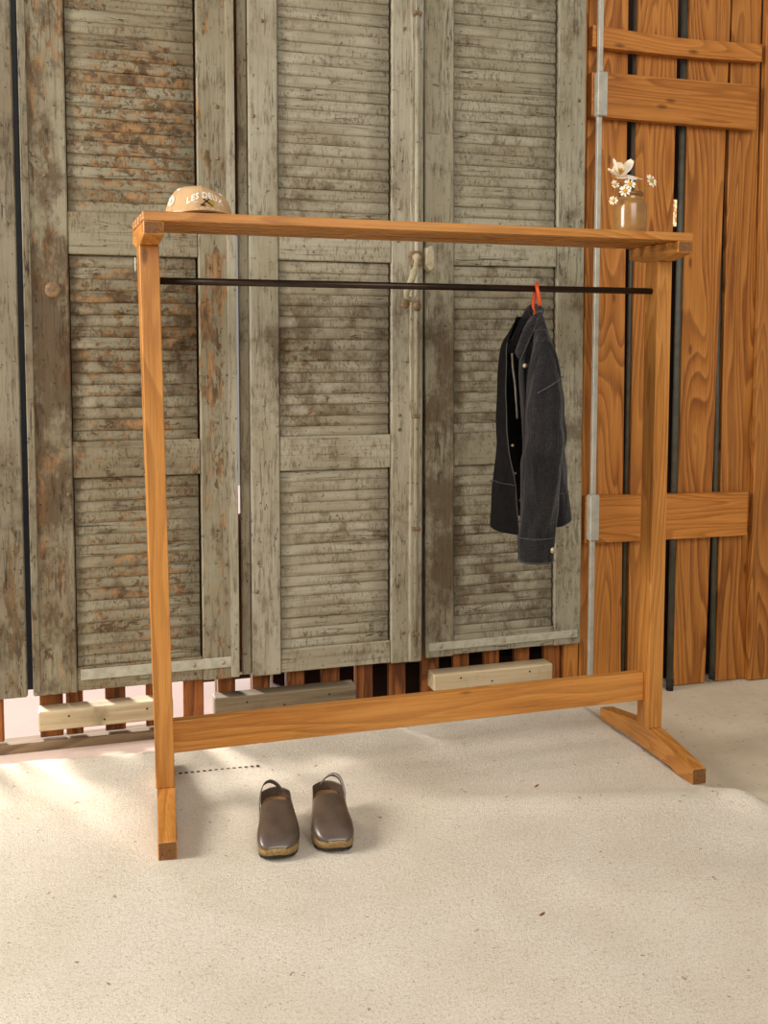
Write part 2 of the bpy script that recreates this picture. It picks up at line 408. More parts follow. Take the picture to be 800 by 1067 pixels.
# plank wall on the right
wr = thing('wall_right', (1.95, 0.61, FZ), kind='structure')
for (a0, b0, a1, b1, z0) in ((1.50, 1.562, 1.50, 1.562, .03), (1.566, 1.745, 1.566, 1.722, FZ), (1.773, 1.922, 1.762, 1.931, FZ), (1.972, 2.115, 1.981, 2.157, FZ), (2.163, 2.306, 2.161, 2.288, FZ)):
    z0 += .003; mesh_obj('plank', hexa([(a0, .60, z0), (b0, .60, z0), (b0, .625, z0), (a0, .625, z0), (a1, .60, 2.75), (b1, .60, 2.75), (b1, .625, 2.75), (a1, .625, 2.75)], .003), M['plank'], wr)
mesh_obj('plank', box(2.292, 2.47, .572, .598, FZ + .003, 2.75, .003), M['plank'], wr)
mesh_obj('plank', box(2.475, 2.66, .60, .625, FZ + .003, 2.75, .003), M['plank'], wr)
for (zl0, zl1, zr0, zr1, xa, xb, sag) in ((2.325, 2.40, 2.33, 2.395, 1.562, 2.268, .012), (2.083, 2.238, 2.079, 2.242, 1.562, 2.252, 0), (.545, .719, .539, .707, 1.562, 2.26, 0)):
    n = 8; T = []; Bt = []
    for i in range(n + 1):
        t = i / n; s = -sag * math.sin(math.pi * t)
        T.append((xa + (xb - xa) * t, .562, zl1 + (zr1 - zl1) * t + s)); Bt.append((xa + (xb - xa) * t, .562, zl0 + (zr0 - zl0) * t + s * .4))
    mesh_obj('cross_board', prism(Bt + T[::-1], (0, .036, 0), .002), M['board'], wr)

def pipe(a, b, r, label):
    t = thing('pipe', a, label, 'pipe', 'pipes between the planks')
    a, b = Vector(a), Vector(b)
    mesh_obj('tube', tube([a, b], r, 14), M['pipe'], t, True)
    mesh_obj('collar', tube([a, a + (b - a) * .015], r * 1.12, 14), M['rubber'], t, True)
pipe((1.754, .612, FZ), (1.766, .622, 2.75), .0085, 'thin dark metal pipe in the plank gap just beside the jar')
pipe((1.938, .572, FZ), (1.976, .632, 2.75), .0125, 'grey-green metal pipe standing on the floor right behind the rack post')
pipe((2.137, .588, FZ + .02), (2.152, .640, 2.05), .0105, 'blue-grey pipe ending under the upper cross board, farthest from the shutters')
cdt = thing('conduit', (1.583, .55, .03), 'pale flat metal conduit strip fixed upright beside the shutter', 'conduit')
mesh_obj('strip', box(1.5745, 1.5925, .541, .557, .03, 2.75, .002), M['galv'], cdt)
mesh_obj('bracket', box(1.567, 1.606, .528, .560, 2.079, 2.232, .003), M['galv'], cdt)
mesh_obj('bracket', box(1.564, 1.601, .528, .560, .56, .728, .003), M['galv'], cdt)
# small glowing sheet standing in for sunlit golden foliage through the gap
k = NT('foliage_glow_sheet'); k.b.inputs['Emission Color'].default_value = lin(250, 214, 140); k.b.inputs['Emission Strength'].default_value = 1.1
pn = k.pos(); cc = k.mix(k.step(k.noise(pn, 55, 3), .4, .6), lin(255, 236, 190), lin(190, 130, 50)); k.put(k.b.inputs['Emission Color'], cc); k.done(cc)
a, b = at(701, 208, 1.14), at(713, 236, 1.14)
w2 = tag(mesh_obj('foliage_glow', box(a.x, b.x, 1.138, 1.149, b.z, a.z), k.m), kind='structure')

# ------------------------------------------------------------------ louvred shutters
def louvre_mesh(length, mat, seed):
    """one slat, rounded lower lip, edges worn uneven"""
    prof = [(-.0015, -.0225), (-.0062, -.0195), (-.0096, -.0120), (-.0080, -.001), (-.0038, .011), (.0010, .0215), (.007, .0205), (.005, -.0215)]
    rows = []
    for i in range(6):
        x = -length / 2 + length * i / 5
        row = []
        for q, (y, z) in enumerate(prof):
            d = .0016 * noise.noise((i * 1.7 + seed * 9, q * .9, seed)) if 0 < i < 5 else 0
            row.append((x, y + d, z + d * (1.4 if q < 3 else .4)))
        rows.append(row)
    bm = grid(rows, True); v = bm.verts[:]; n = len(prof); bm.faces.new(v[:n]); bm.faces.new(v[-n:])
    bmesh.ops.recalc_face_normals(bm, faces=bm.faces[:])
    me = bpy.data.meshes.new('louvre_slat'); bm.to_mesh(me); bm.free(); me.materials.append(mat)
    for p in me.polygons: p.use_smooth = len(p.vertices) == 4
    return me

YF = 0.56
def shutter(kx, x0, x1, xi0, xi1, zb, label, tilt=0.0, louvres=True):
    mv, mh = M['sh_%s_z' % kx], M['sh_%s_x' % kx]
    t = thing('louvred_shutter', ((x0 + x1) / 2, YF + .02, zb), label, 'shutter', 'old louvred shutters')
    mesh_obj('stile', box(x0, xi0, YF, YF + .038, zb, 2.70, .004), mv, t)
    mesh_obj('stile', box(xi1, x1, YF, YF + .038, zb, 2.70, .004), mv, t)
    Z = [(zb + .004, .245), (.850, .964), (1.546, 1.676), (2.58, 2.698)]
    for (a, b) in Z: mesh_obj('rail', box(xi0 + .001, xi1 - .001, YF + .002, YF + .036, a, b, .003), mh, t)
    if louvres:
        mes = [louvre_mesh(xi1 - xi0 - .011, mh, q + x0) for q in range(5)]
        for (a, b) in ((.245, .850), (.964, 1.546), (1.676, 2.58)):
            n = round((b - a) / .0355); st = (b - a) / n
            for i in range(n):
                z = a + (i + .5) * st
                place('louvre_slat', random.choice(mes), ((xi0 + xi1) / 2 - .0025, YF + .019 + random.uniform(-.0015, .0015), z + random.uniform(-.001, .001)), t,
                      (random.uniform(-.05, .05), random.uniform(-.004, .004), 0))
        mesh_obj('back_panel', box(xi0, xi1, YF + .037, YF + .040, zb + .05, 2.6), M['dark'], t)  # dark sheet closing off light, painted shade for the louvre gaps
    return t

sa = shutter('a', -.98, -.376, -.87, -.49, .165, 'weathered grey-brown shutter stile beyond the peeling brown shutter, farthest from the plank wall', louvres=False)
mesh_obj('back_panel', box(-.87, -.49, YF + .015, YF + .025, .2, 2.6), M['sh_a_z'], sa)
sb = shutter('b', -.359, .290, -.226, .170, .165, 'brown flaking louvred shutter behind the cap, with the most peeled paint')
sc = shutter('c', .333, .905, .430, .816, .163, 'grey-green louvred shutter with the old bolt handle')
sd = shutter('d', .945, 1.549, 1.050, 1.441, .172, 'grey-green louvred shutter behind the hanging jacket, next to the plank wall')
# extra strips, straps and nails
mesh_obj('edge_strip', box(-.358, -.335, YF - .006, YF + .001, .18, 2.7, .002), M['sh_a_z'], sb)
mesh_obj('edge_strip', box(.262, .289, YF - .004, YF + .001, .17, 2.7, .001), M['sh_c_z'], sb)
mesh_obj('edge_strip', box(.300, .331, YF + .006, YF + .03, .17, 2.7, .004), M['sh_a_z'], sc)
mesh_obj('edge_strip', box(.880, .926, YF - .010, YF + .012, .165, 2.7, .004), M['sh_c_z'], sc)
mesh_obj('repair_strip', box(.952, .998, YF - .003, YF + .001, 1.985, 2.7, .001), M['sh_d_z'], sd)
def strap(x0, x1, z, h, par, nails):
    s = mesh_obj('iron_strap', box(x0, x1, YF - .0035, YF + .001, z, z + h, .001), M['strap'], par)
    for x in nails: mesh_obj('bolt_head', tube([(x, YF - .0065, z + h / 2), (x, YF - .002, z + h / 2)], .007, 10), M['knob'], s, True)
strap(-.215, .262, .205, .034, sb, (.03, .14, .235))
strap(.955, 1.535, .198, .028, sd, (1.0, 1.24, 1.51))
for par, pts in ((sb, ((.235, 2.02), (.235, 1.86), (-.29, 1.78), (.25, .55), (.245, .42), (-.24, .8))), (sc, ((.38, 2.3), (.35, 2.0), (.84, 1.62), (.86, 2.32), (.845, 1.03), (.845, .98), (.86, .27), (.35, .45))), (sd, ((1.52, 2.13), (1.0, 1.47)))):
    for x, z in pts: mesh_obj('nail_head', tube([(x, YF - .004, z), (x, YF + .002, z)], .006, 8), M['rust'], par, True)
kn = mesh_obj('knot', lathe([(.026, 0), (.024, .004), (.012, .006), (0, .003)], 0, 0, 14), M['rust'], None, True)
kn.rotation_euler = (math.pi / 2, 0, 0); kn.location = Vector((-.272, YF + .001, 1.435)) - wloc(sb); kn.parent = sb
# espagnolette bolt on shutter c, keeper on shutter d
bo = mesh_obj('bolt_rod', tube([(.900, YF - .017, .19), (.900, YF - .017, 2.7)], .0085, 12), M['sh_c_z'], sc, True)
for z in (2.36, .63, 1.02, .26): mesh_obj('rod_clip', box(.886, .914, YF - .028, YF - .006, z, z + .014, .003), M['rust'], bo)
mesh_obj('pivot_plate', box(.876, .914, YF - .034, YF - .010, 1.535, 1.585, .004), M['rust'], bo)
mesh_obj('pivot_boss', lathe([(0, .014), (.010, .012), (.014, .004), (.014, 0)], 0, 0, 16), M['knob'], bo, True)
pb = C.objects['pivot_boss']; pb.rotation_euler = (math.pi / 2, 0, 0); pb.location = Vector((.893, YF - .034, 1.563)) - wloc(bo)
lv = mesh_obj('lever_handle', tube(spline([(.893, YF - .038, 1.56), (.884, YF - .048, 1.525), (.868, YF - .056, 1.485), (.850, YF - .06, 1.445), (.853, YF - .06, 1.425), (.880, YF - .055, 1.418), (.893, YF - .05, 1.432)], 4), [.009] * 5 + [.0115] * 8 + [.009] * 11 + [.006], 12, flat=(1.0, .6)), M['knob'], bo, True)
kb = mesh_obj('lever_knob', lathe([(0, .032), (.010, .031), (.016, .024), (.016, .014), (.008, .006), (.008, 0)], 0, 0, 18), M['rust'], lv, True)
kb.rotation_euler = (math.pi / 2, 0, 0); kb.location = Vector((.840, YF - .055, 1.405)) - wloc(lv)
mesh_obj('rod_joint', lathe([(.009, 1.385), (.014, 1.39), (.014, 1.405), (.010, 1.412), (.010, 1.42)], .897, YF - .03, 14), M['rust'], bo, True)
poly = [(.930, 1.555), (.936, 1.598), (.955, 1.605), (.964, 1.585), (.962, 1.53), (.95, 1.518), (.938, 1.528), (.930, 1.545)]
mesh_obj('keeper_plate', prism([(x, YF - .045, z) for x, z in poly], (0, .05, 0), .003), M['knob'], sd)
sd.rotation_euler = (0, -.006, 0)

# timber blocks screwed to the slats below the shutters
def block(x0, x1, y0, z0, z1, m, label, dz=0.0):
    t = thing('timber_block', ((x0 + x1) / 2, .585, z0), label, 'timber', 'timber blocks under the shutters')
    y1 = .6145
    mesh_obj('beam', hexa([(x0, y0, z0), (x1, y0, z0 + dz), (x1, y1, z0 + dz), (x0, y1, z0), (x0, y0, z1), (x1, y0, z1 + dz), (x1, y1, z1 + dz), (x0, y1, z1)], .004), m, t)
    for f in (.22, .48, .8):
        x = x0 + (x1 - x0) * f; z = (z0 + z1) / 2 + .012 * math.sin(9 * f) + dz * f
        mesh_obj('screw_head', tube([(x, y0 - .001, z), (x, y0 + .004, z)], .0035, 8), M['rubber'], t)
block(-.345, .07, .545, .055, .118, M['block'], 'pale cream timber block under the peeling brown shutter, partly behind the rack post')
block(.205, .69, .55, .040, .104, M['block_grey'], 'grey weathered timber block low under the shutter with the bolt')
block(.970, 1.43, .545, .053, .113, M['block'], 'pale timber block under the shutter behind the jacket')

# ------------------------------------------------------------------ carpet
def carpet_edge(y):
    if y > -.25: return 1.525
    t = min(1, (-.25 - y) / .6); return 1.525 + .34 * t ** .95
def sstep(a, b, x):
    t = max(0, min(1, (x - a) / (b - a))); return t * t * (3 - 2 * t)
rows = []; NX, NY = 200, 190
for j in range(NY + 1):
    y = -3.1 + (3.57) * j / NY
    if j == NY: pass
    xr = carpet_edge(y); row = []
    for i in range(NX + 1):
        x = -1.7 + (xr + 1.7) * i / NX
        yr = .47 + .06 * sstep(0, -.5, x) if False else .0
        yy = y + (.05 * sstep(.1, -.5, x)) * sstep(.2, .47, y)
        d = min(xr - x, (3.57 - 3.1 + .0) - y, x + 1.7, y + 3.1)
        h = FZ + .004 + (-(FZ + .004)) * sstep(-.012, .055, d + .01 * noise.noise((x * 9, y * 9, 0)))
        flat = 1.0
        for fx, fy, r in ((-.02, 0, .34), (1.49, 0, .34), (.27, -.25, .22), (.4, -.25, .22)):
            flat *= sstep(.35, 1.0, math.hypot((x - fx) / (.5 if r > .3 else 1), y - fy) / r)
        wv = .009 * noise.noise((x * 2.2 + y * .8, y * 3.2, 4)) + .004 * noise.noise((x * 6, y * 6, 9))
        wv += .030 * math.exp(-((x - 1.545) / .05) ** 2 - ((y + .40) / .09) ** 2)
        wv += .012 * math.exp(-((y + .22 + .25 * (x - .9)) / .06) ** 2) * sstep(.55, .9, x) * sstep(1.55, 1.3, x)
        wv += .010 * math.exp(-((y - .10 - .1 * x) / .07) ** 2) * sstep(.4, .7, x) * sstep(1.45, 1.2, x)
        h += (wv * flat * (.3 + .7 * sstep(0, .09, d))) - .002 * 0
        row.append((x, yy, max(h, FZ + .003)))
    rows.append(row)
cp = mesh_obj('carpet', grid(rows), M['carpet'], None, True)
tag(cp, 'thick cream wool-felt carpet under the rack and clogs', 'rug')
bm = bmesh.new()
for i in range(14):
    p = on_z(188 + i * 6.2, 806 - i * .6, .003); bmesh.ops.create_cube(bm, size=1, matrix=Matrix.Translation(p) @ Matrix.Rotation(-.3, 4, 'Z') @ Matrix.Diagonal((.009, .006, .004, 1)))
mesh_obj('seam_stitching', bm, M['cap_dark'], cp)
cr_me = None
for u, v, s, lb in ((559, 820, .42, 'tiny dry leaf crumb on the carpet close to the crossbar'), (565, 954, .4, 'tiny brown dry leaf crumb out on the open carpet')):
    p = on_z(u, v, .004)
    bm = lathe([(0, 0), (.009 * s, .002), (.012 * s, .004), (.006 * s, .006), (0, .0065)], 0, 0, 8)
    for vv in bm.verts: vv.co += Vector((vv.co.x * .6, -vv.co.y * .35, .002 * math.sin(vv.co.x * 300)))
    for vv in bm.verts: vv.co += p
    tag(mesh_obj('leaf_crumb', bm, M['crumb'], None, True), lb, 'leaf', 'dry crumbs on the carpet')

# ------------------------------------------------------------------ clothes rack
L = 1.493; LX = lambda z: -.017 * z            # left end leans a little outwards
rk = thing('clothes_rack', (L / 2, 0, 0), 'honey pine clothes rack with slatted top shelf and black steel rod', 'clothes rack')
ZT, ZB, ZE, TS = 1.570, 1.520, 1.536, .0237
def rotz(p, c, a):
    x, y = p[0] - c, p[1]; return (c + x * math.cos(a) - y * math.sin(a), x * math.sin(a) + y * math.cos(a), p[2])
for side, cx, tf, tb in ((0, 0.0, -.0716, .0457), (1, L, -.0214, .0311)):
    top = cx + (LX(ZB) if side == 0 else 0)
    W2, D2 = .025, .0337
    loop = ((-W2, -D2), (W2, -D2), (W2, D2), (-W2, D2))
    bot = [rotz((cx + a + (LX(.076) if side == 0 else 0), b, .0762), cx, tf) for a, b in loop]; tp = [rotz((top + a, b, ZB), top, tb) for a, b in loop]
    mesh_obj('post', hexa(bot + tp, .002), M['rack_z'], rk)
    # foot, tapered both ways, hollow below
    a, b, hp, he, hr = .2785, .2795, .0764, .048, .037
    prof = [(-a, .0), (-a, he), (-.045, hp), (.045, hp), (b, hr), (b, .0), (b - .09, .0), (b - .11, .012), (-a + .11, .012), (-a + .09, .0)]
    poly = [rotz((cx - .0231, y, z), cx, tf) for y, z in prof]
    dvec = Vector(rotz((cx + .0462, 0, 0), cx, tf)) - Vector((cx, 0, 0))
    mesh_obj('foot', prism(poly, dvec, .0025), M['rack_y'], rk)
    mesh_obj('foot_end_grain', hexa([rotz(q, cx, tf) for q in ((cx - .021, -a - .0006, .003), (cx + .021, -a - .0006, .003), (cx + .021, -a + .004, .003), (cx - .021, -a + .004, .003), (cx - .021, -a - .0006, he - .003), (cx + .021, -a - .0006, he - .003), (cx + .021, -a + .004, he - .003), (cx - .021, -a + .004, he - .003))]), M['end_grain'], rk)
    # shelf support beam
    c0, c1 = .1336, .1272
    prof = [(-c0, ZT), (-c0, ZE), (-.05, ZB), (.05, ZB), (c1, ZE), (c1, ZT)]
    poly = [rotz((top - .025, y, z), top, tb) for y, z in prof]
    dvec = Vector(rotz((top + .05, 0, 0), top, tb)) - Vector((top, 0, 0))
    mesh_obj('shelf_support', prism(poly, dvec, .002), M['rack_y'], rk)
    mesh_obj('beam_end_grain', hexa([rotz(q, top, tb) for q in ((top - .0225, -c0 - .0006, ZE + .003), (top + .0225, -c0 - .0006, ZE + .003), (top + .0225, -c0 + .004, ZE + .003), (top - .0225, -c0 + .004, ZE + .003), (top - .0225, -c0 - .0006, ZT - .003), (top + .0225, -c0 - .0006, ZT - .003), (top + .0225, -c0 + .004, ZT - .003), (top - .0225, -c0 + .004, ZT - .003))]), M['end_grain'], rk)
xl = LX(ZT)
for i in range(5):
    y0 = -.1345 + i * .0566; y1 = y0 + .0345
    q = lambda x, y, z: rotz((x, y, z), xl, .0457) if x < .5 else rotz((x, y, z), L, .0311)
    xa, xb = xl - .0255, L + .0255
    pts = [q(xa, y0, ZT), q(xb, y0, ZT), q(xb, y1, ZT), q(xa, y1, ZT), q(xa, y0, ZT + TS), q(xb, y0, ZT + TS), q(xb, y1, ZT + TS), q(xa, y1, ZT + TS)]
    mesh_obj('shelf_slat', hexa(pts, .002), M['rack_x'], rk)
mesh_obj('crossbar', box(.0195, 1.4685, -.003, .030, .158, .246, .002), M['rack_x'], rk)
rod = mesh_obj('hanging_rod', tube([(-.012, 0, 1.431), (1.476, 0, 1.431)], .0096, 18), M['steel_black'], rk, True)
mesh_obj('price_tag', box(-.0585, -.0575, -.006, .006, 1.455, 1.49), M['cap_white'], rk)

# ------------------------------------------------------------------ cap
HC = Vector((.112, .045, ZT + TS))
def crown(phi, e):
    """phi: azimuth, 0 = front (-y), positive towards +x; e: 0 rim .. 1 top"""
    a = e * math.pi / 2
    h = .087; r = math.cos(a) ** .60
    rx, ry = .088, .098
    fr = max(0, math.cos(phi))
    z = h * math.sin(a) ** (1.0 - .12 * fr) + .004
    z *= 1 - .13 * max(0, math.sin(phi)) * math.sin(a)
    x = rx * r * math.sin(phi); y = -ry * r * math.cos(phi)
    z += .0022 * math.sin(phi * 5 + 1) * math.sin(2 * a) + .003 * noise.noise((phi * 2, e * 4, 3))
    y += .002 * math.sin(phi * 7) * math.cos(a)
    return HC + Vector((x, y, z))
cap = thing('baseball_cap', HC, 'faded beige cotton cap with white lettering lying on the shelf', 'cap')
rows = [[crown(2 * math.pi * k / 48, e / 12 * .985) for k in range(48)] for e in range(13)]
bm = grid(rows, True); bm.faces.new([v for v in bm.verts][-48:])
cr = mesh_obj('crown', bm, M['cap'], cap, True); solidify(cr, .002, -1)
mesh_obj('top_button', lathe([(.008, .086), (.0075, .090), (.004, .093), (0, .0935)], HC.x, HC.y, 14), M['cap'], cap, True)
for o in [C.objects['top_button']]: o.location.z += HC.z
for k in range(6):
    ph = k * math.pi / 3 + (.0 if True else 0)
    mesh_obj('panel_seam', tube([crown(ph, e / 10 * .98) for e in range(11)], .0009, 6), M['cap'], cap, True)
for ph in (-1.05, 1.05, -2.1):
    c0 = crown(ph, .62); e1 = crown(ph + .08, .62) - crown(ph - .08, .62); e2 = crown(ph, .66) - crown(ph, .58); e1.normalize(); e2.normalize()
    mesh_obj('eyelet', tube([c0 + (e1 * math.cos(t) + e2 * math.sin(t)) * .005 for t in [i * math.pi / 6 for i in range(13)]], .0014, 6, cap=False), M['cap_white'], cap, True)
# bill: curved, drooping at the sides
rows = []
for j in range(7):
    t = j / 6; row = []
    for i in range(25):
        ph = -1.15 + 2.3 * i / 24
        p = crown(ph, 0.0); ext = .068 * t * math.cos(ph / 1.15 * math.pi / 2) ** .55
        row.append(Vector((p.x + ext * math.sin(ph) * .25, p.y - ext, HC.z + .013 - .010 * t * .3 - .010 * (ph / 1.15) ** 2)))
    rows.append(row)
bl = mesh_obj('bill', grid(rows), M['cap'], cap, True); solidify(bl, .0035, 0)
# band along the rim
mesh_obj('sweat_band_stitch', tube([crown(2 * math.pi * k / 40, .07) for k in range(41)], .0009, 5, cap=False), M['cap_white'], cap, True)

def on_crown(s, h, off=.0012):
    """s metres round the front, h metres above the rim -> point on the crown"""
    ph = s / .094
    lo, hi = 0.0, .98
    for _ in range(22):
        m = (lo + hi) / 2
        if crown(ph, m).z - HC.z < h: lo = m
        else: hi = m
    p = crown(ph, lo); n = Vector((math.sin(ph), -math.cos(ph), .25)).normalized()
    return p + n * off

def text_mesh(body, size, s0, h0, arch, name, mat, parent, spread=1.0):
    cu = bpy.data.curves.new(name, 'FONT'); cu.body = body; cu.size = size; cu.align_x = 'CENTER'; cu.space_character = spread; cu.resolution_u = 2; cu.offset = size * .03
    ob = bpy.data.objects.new(name + '_tmp', cu); C.objects.link(ob)
    bpy.context.view_layer.update()
    dg = bpy.context.evaluated_depsgraph_get(); me = bpy.data.meshes.new_from_object(ob.evaluated_get(dg))
    bpy.data.objects.remove(ob)
    bm = bmesh.new(); bm.from_mesh(me)
    bmesh.ops.triangulate(bm, faces=bm.faces[:])
    for v in bm.verts:
        x, y = v.co.x, v.co.y
        v.co = on_crown(s0 + x, h0 + y - arch * x * x)
    return mesh_obj(name, bm, mat, parent)
bm = bmesh.new()
for rr in (.013, .008):
    tube([on_crown(-.105 + rr * math.cos(t), .045 + rr * math.sin(t)) for t in [i * math.pi / 8 for i in range(17)]], .0016, 6, bm, cap=False)
SIDE = bm
mesh_obj('side_embroidery', SIDE, M['cap_white'], cap, True)
text_mesh('LES DEUX', .0235, .009, .050, 5.5, 'lettering', M['cap_white'], cap, 1.12)
for s0, h0 in ((-.026, .037), (.044, .034)):
    bm = bmesh.new()
    for i in range(3): tube([on_crown(s0 + i * .0035, h0), on_crown(s0 + i * .0035 + .0022, h0 + .0015 * (-1) ** i)], .0011, 5, bm)
    mesh_obj('side_marks', bm, M['cap_white'], cap)
bm = bmesh.new()
tube([on_crown(-.006 + .026 * t, .030 + .018 * t) for t in (0, .5, 1)], .0018, 6, bm); tube([on_crown(.028 - .026 * t, .030 + .018 * t) for t in (0, .5, 1)], .0018, 6, bm)
tube([on_crown(-.004 + .012 * t, .031, ) for t in (0, 1)], .002, 6, bm)
mesh_obj('crossed_rackets_emblem', bm, M['cap_dark'], cap)
bm = bmesh.new()
pts = [on_crown(.026 + .009 * math.cos(t), .037 + .008 * math.sin(t), .0018) for t in [i * math.pi / 7 for i in range(14)]]
bm.faces.new([bm.verts.new(p) for p in pts]); mesh_obj('racket_head_emblem', bm, M['cap_yellow'], cap)
bm = bmesh.new()
for i in range(14):
    s = -.022 + i * .0052
    tube([on_crown(s, .0225 + .002 * math.sin(i * 2.1) - 4 * (s - .012) ** 2), on_crown(s + .0035, .0225 + .002 * math.sin(i * 2.1 + 1) - 4 * (s - .012) ** 2)], .0011, 5, bm)
mesh_obj('script_line', bm, M['cap_white'], cap)

# ------------------------------------------------------------------ jar and flowers
JX, JY, JZ = 1.360, -.055, ZT + TS
jar = thing('stoneware_jar', (JX, JY, JZ), 'small tan glazed stoneware jar holding flowers on the shelf', 'jar')
mesh_obj('body', lathe([(0, JZ), (.043, JZ), (.0455, JZ + .004), (.0465, JZ + .02), (.0465, JZ + .080), (.045, JZ + .088), (.040, JZ + .094), (.033, JZ + .098), (.0315, JZ + .102), (.0315, JZ + .110)], JX, JY, 40), M['stoneware'], jar, True)
mesh_obj('rim', lathe([(.0315, JZ + .108), (.036, JZ + .110), (.0365, JZ + .118), (.034, JZ + .121), (.029, JZ + .120), (.028, JZ + .112), (.028, JZ + .03), (0, JZ + .03)], JX, JY, 40), M['stoneware_rim'], jar, True)
BASE = Vector((JX, JY, JZ + .05))
def stem(par, tip, bend):
    mid = (Vector((JX, JY, JZ + .119)) + (Vector((tip.x, tip.y, 0)) - Vector((JX, JY, 0))).normalized() * .022)
    mesh_obj('stem', tube(spline([BASE, mid, (mid + tip) / 2 + Vector(bend), tip], 5), .0014, 6), M['stem'], par, True)

def daisy(u, v, y, r, nrm, bend=(0, 0, .006), label=None):
    p = at(u, v, y); n = Vector(nrm).normalized(); r *= 1.18
    t = thing('daisy', p, label, 'flower', 'small daisies in the jar')
    a = n.orthogonal().normalized(); b = n.cross(a)
    bm = bmesh.new()
    for k in range(13):
        f = .3 * math.sin(k * 5) + k * 2 * math.pi / 13; d = a * math.cos(f) + b * math.sin(f); s = n.cross(d)
        q = [p + d * r * .25 - s * r * .07, p + d * r * .25 + s * r * .07, p + d * r * .75 + s * r * .17 + n * r * .08, p + d * r + n * r * .02, p + d * r * .75 - s * r * .17 + n * r * .08]
        bm.faces.new([bm.verts.new(c) for c in q])
    o = mesh_obj('petals', bm, M['daisy_petal'], t); solidify(o, .0006)
    bm = bmesh.new(); bmesh.ops.create_uvsphere(bm, u_segments=12, v_segments=8, radius=r * .36)
    for vv in bm.verts: vv.co -= n * (vv.co.dot(n) * .45)
    for vv in bm.verts: vv.co += p + n * r * .08
    mesh_obj('eye', bm, M['daisy_eye'], t, True)
    stem(t, p - n * .002, bend)
daisy(656, 192, -.085, .0155, (-.2, -1, .35), label='white daisy facing forward over the jar rim, below the big cream flower')
daisy(651, 199, -.095, .0150, (-.4, -1, .2), label='low white daisy resting against the jar rim')
daisy(678.5, 188.5, -.055, .0185, (.35, -1, .35), (.012, 0, .0), label='white daisy on a long stem leaning away from the jar towards the plank wall')
daisy(639, 209, -.075, .0115, (-.6, -1, -.1), (-.012, 0, .024), label='tiny white daisy hanging beside the jar shoulder')
daisy(641, 192, -.06, .0120, (-.7, -.3, -.5), (-.006, 0, .006), label='small half-closed white daisy nodding under the big cream flower')
daisy(664, 186, -.035, .0140, (.1, -.3, 1), label='white daisy seen from the side behind the jar rim')
# big cream flower
fc = at(644, 184, -.06)
TILT = Matrix.Rotation(.55, 3, 'X')
fl = thing('cream_flower', fc, 'large open cream flower with yellow stamens in the jar', 'flower')
def petal(az, elev, ln, wd, curl):
    d = Vector((math.cos(az), math.sin(az), 0)); up = Vector((0, 0, 1)); s = d.cross(up); rows = []
    for j in range(8):
        t = j / 7; e = elev + curl * t
        c = fc + d * (ln * t * math.cos(elev + curl * t * .5)) + up * (ln * t * math.sin(elev + curl * t * .5))
        wv = wd * (math.sin(math.pi * min(1, .08 + t * .86)) ** .6)
        rows.append([c + s * (wv * k / 3) + up * (.10 * abs(k / 3) ** 2 * wv) + Vector((0, 0, .0012 * math.sin(k * 2 + t * 7))) for k in range(-3, 4)])
    rows = [[fc + TILT @ (q - fc) for q in r] for r in rows]
    o = mesh_obj('petal', grid(rows), M['petal'], fl, True); solidify(o, .0007)
petal(math.radians(172), .95, .056, .025, .25); petal(math.radians(10), .85, .060, .020, .25); petal(math.radians(95), 1.0, .040, .02, .3)
petal(math.radians(205), .30, .056, .019, .45); petal(math.radians(-15), .12, .056, .020, -.15); petal(math.radians(-80), .1, .030, .020, .2)
for k in range(34):
    f = k * 2.4; r = .013 * math.sqrt(k / 34); d = Vector((math.cos(f) * r, math.sin(f) * r, .018 + .008 * random.random())); d = TILT @ d
    bm = tube([fc, fc + d * .8, fc + d], [.0006, .0006, .0014], 5); mesh_obj('stamen', bm, M['stamen'], fl)
stem(fl, fc, (0, 0, .0))

# ------------------------------------------------------------------ hanger and jacket
HX = 1.086
hg = thing('coat_hanger', (HX, 0, 1.30), 'orange-red ring hanger hooked over the black rod', 'hanger')
ring = [(HX + .004 * math.sin(t * 2), .012 * math.sin(t) * 1.3, 1.408 + .0375 * math.cos(t)) for t in [i * math.pi / 12 for i in range(25)]]
mesh_obj('ring_hook', tube(ring, .0058, 10, cap=False), M['orange_ring'], hg, True)
mesh_obj('shoulder_bar', tube(spline([(1.055, -.12, 1.262), (1.068, -.08, 1.295), (HX - .008, -.012, 1.335), (HX - .008, .012, 1.335), (1.068, .08, 1.295), (1.055, .13, 1.262)], 4), .0055, 10), M['steel_black'], hg, True)
mesh_obj('hook_stem', tube([(HX - .002, 0, 1.374), (HX - .008, 0, 1.335)], .005, 8), M['orange_ring'], hg, True)

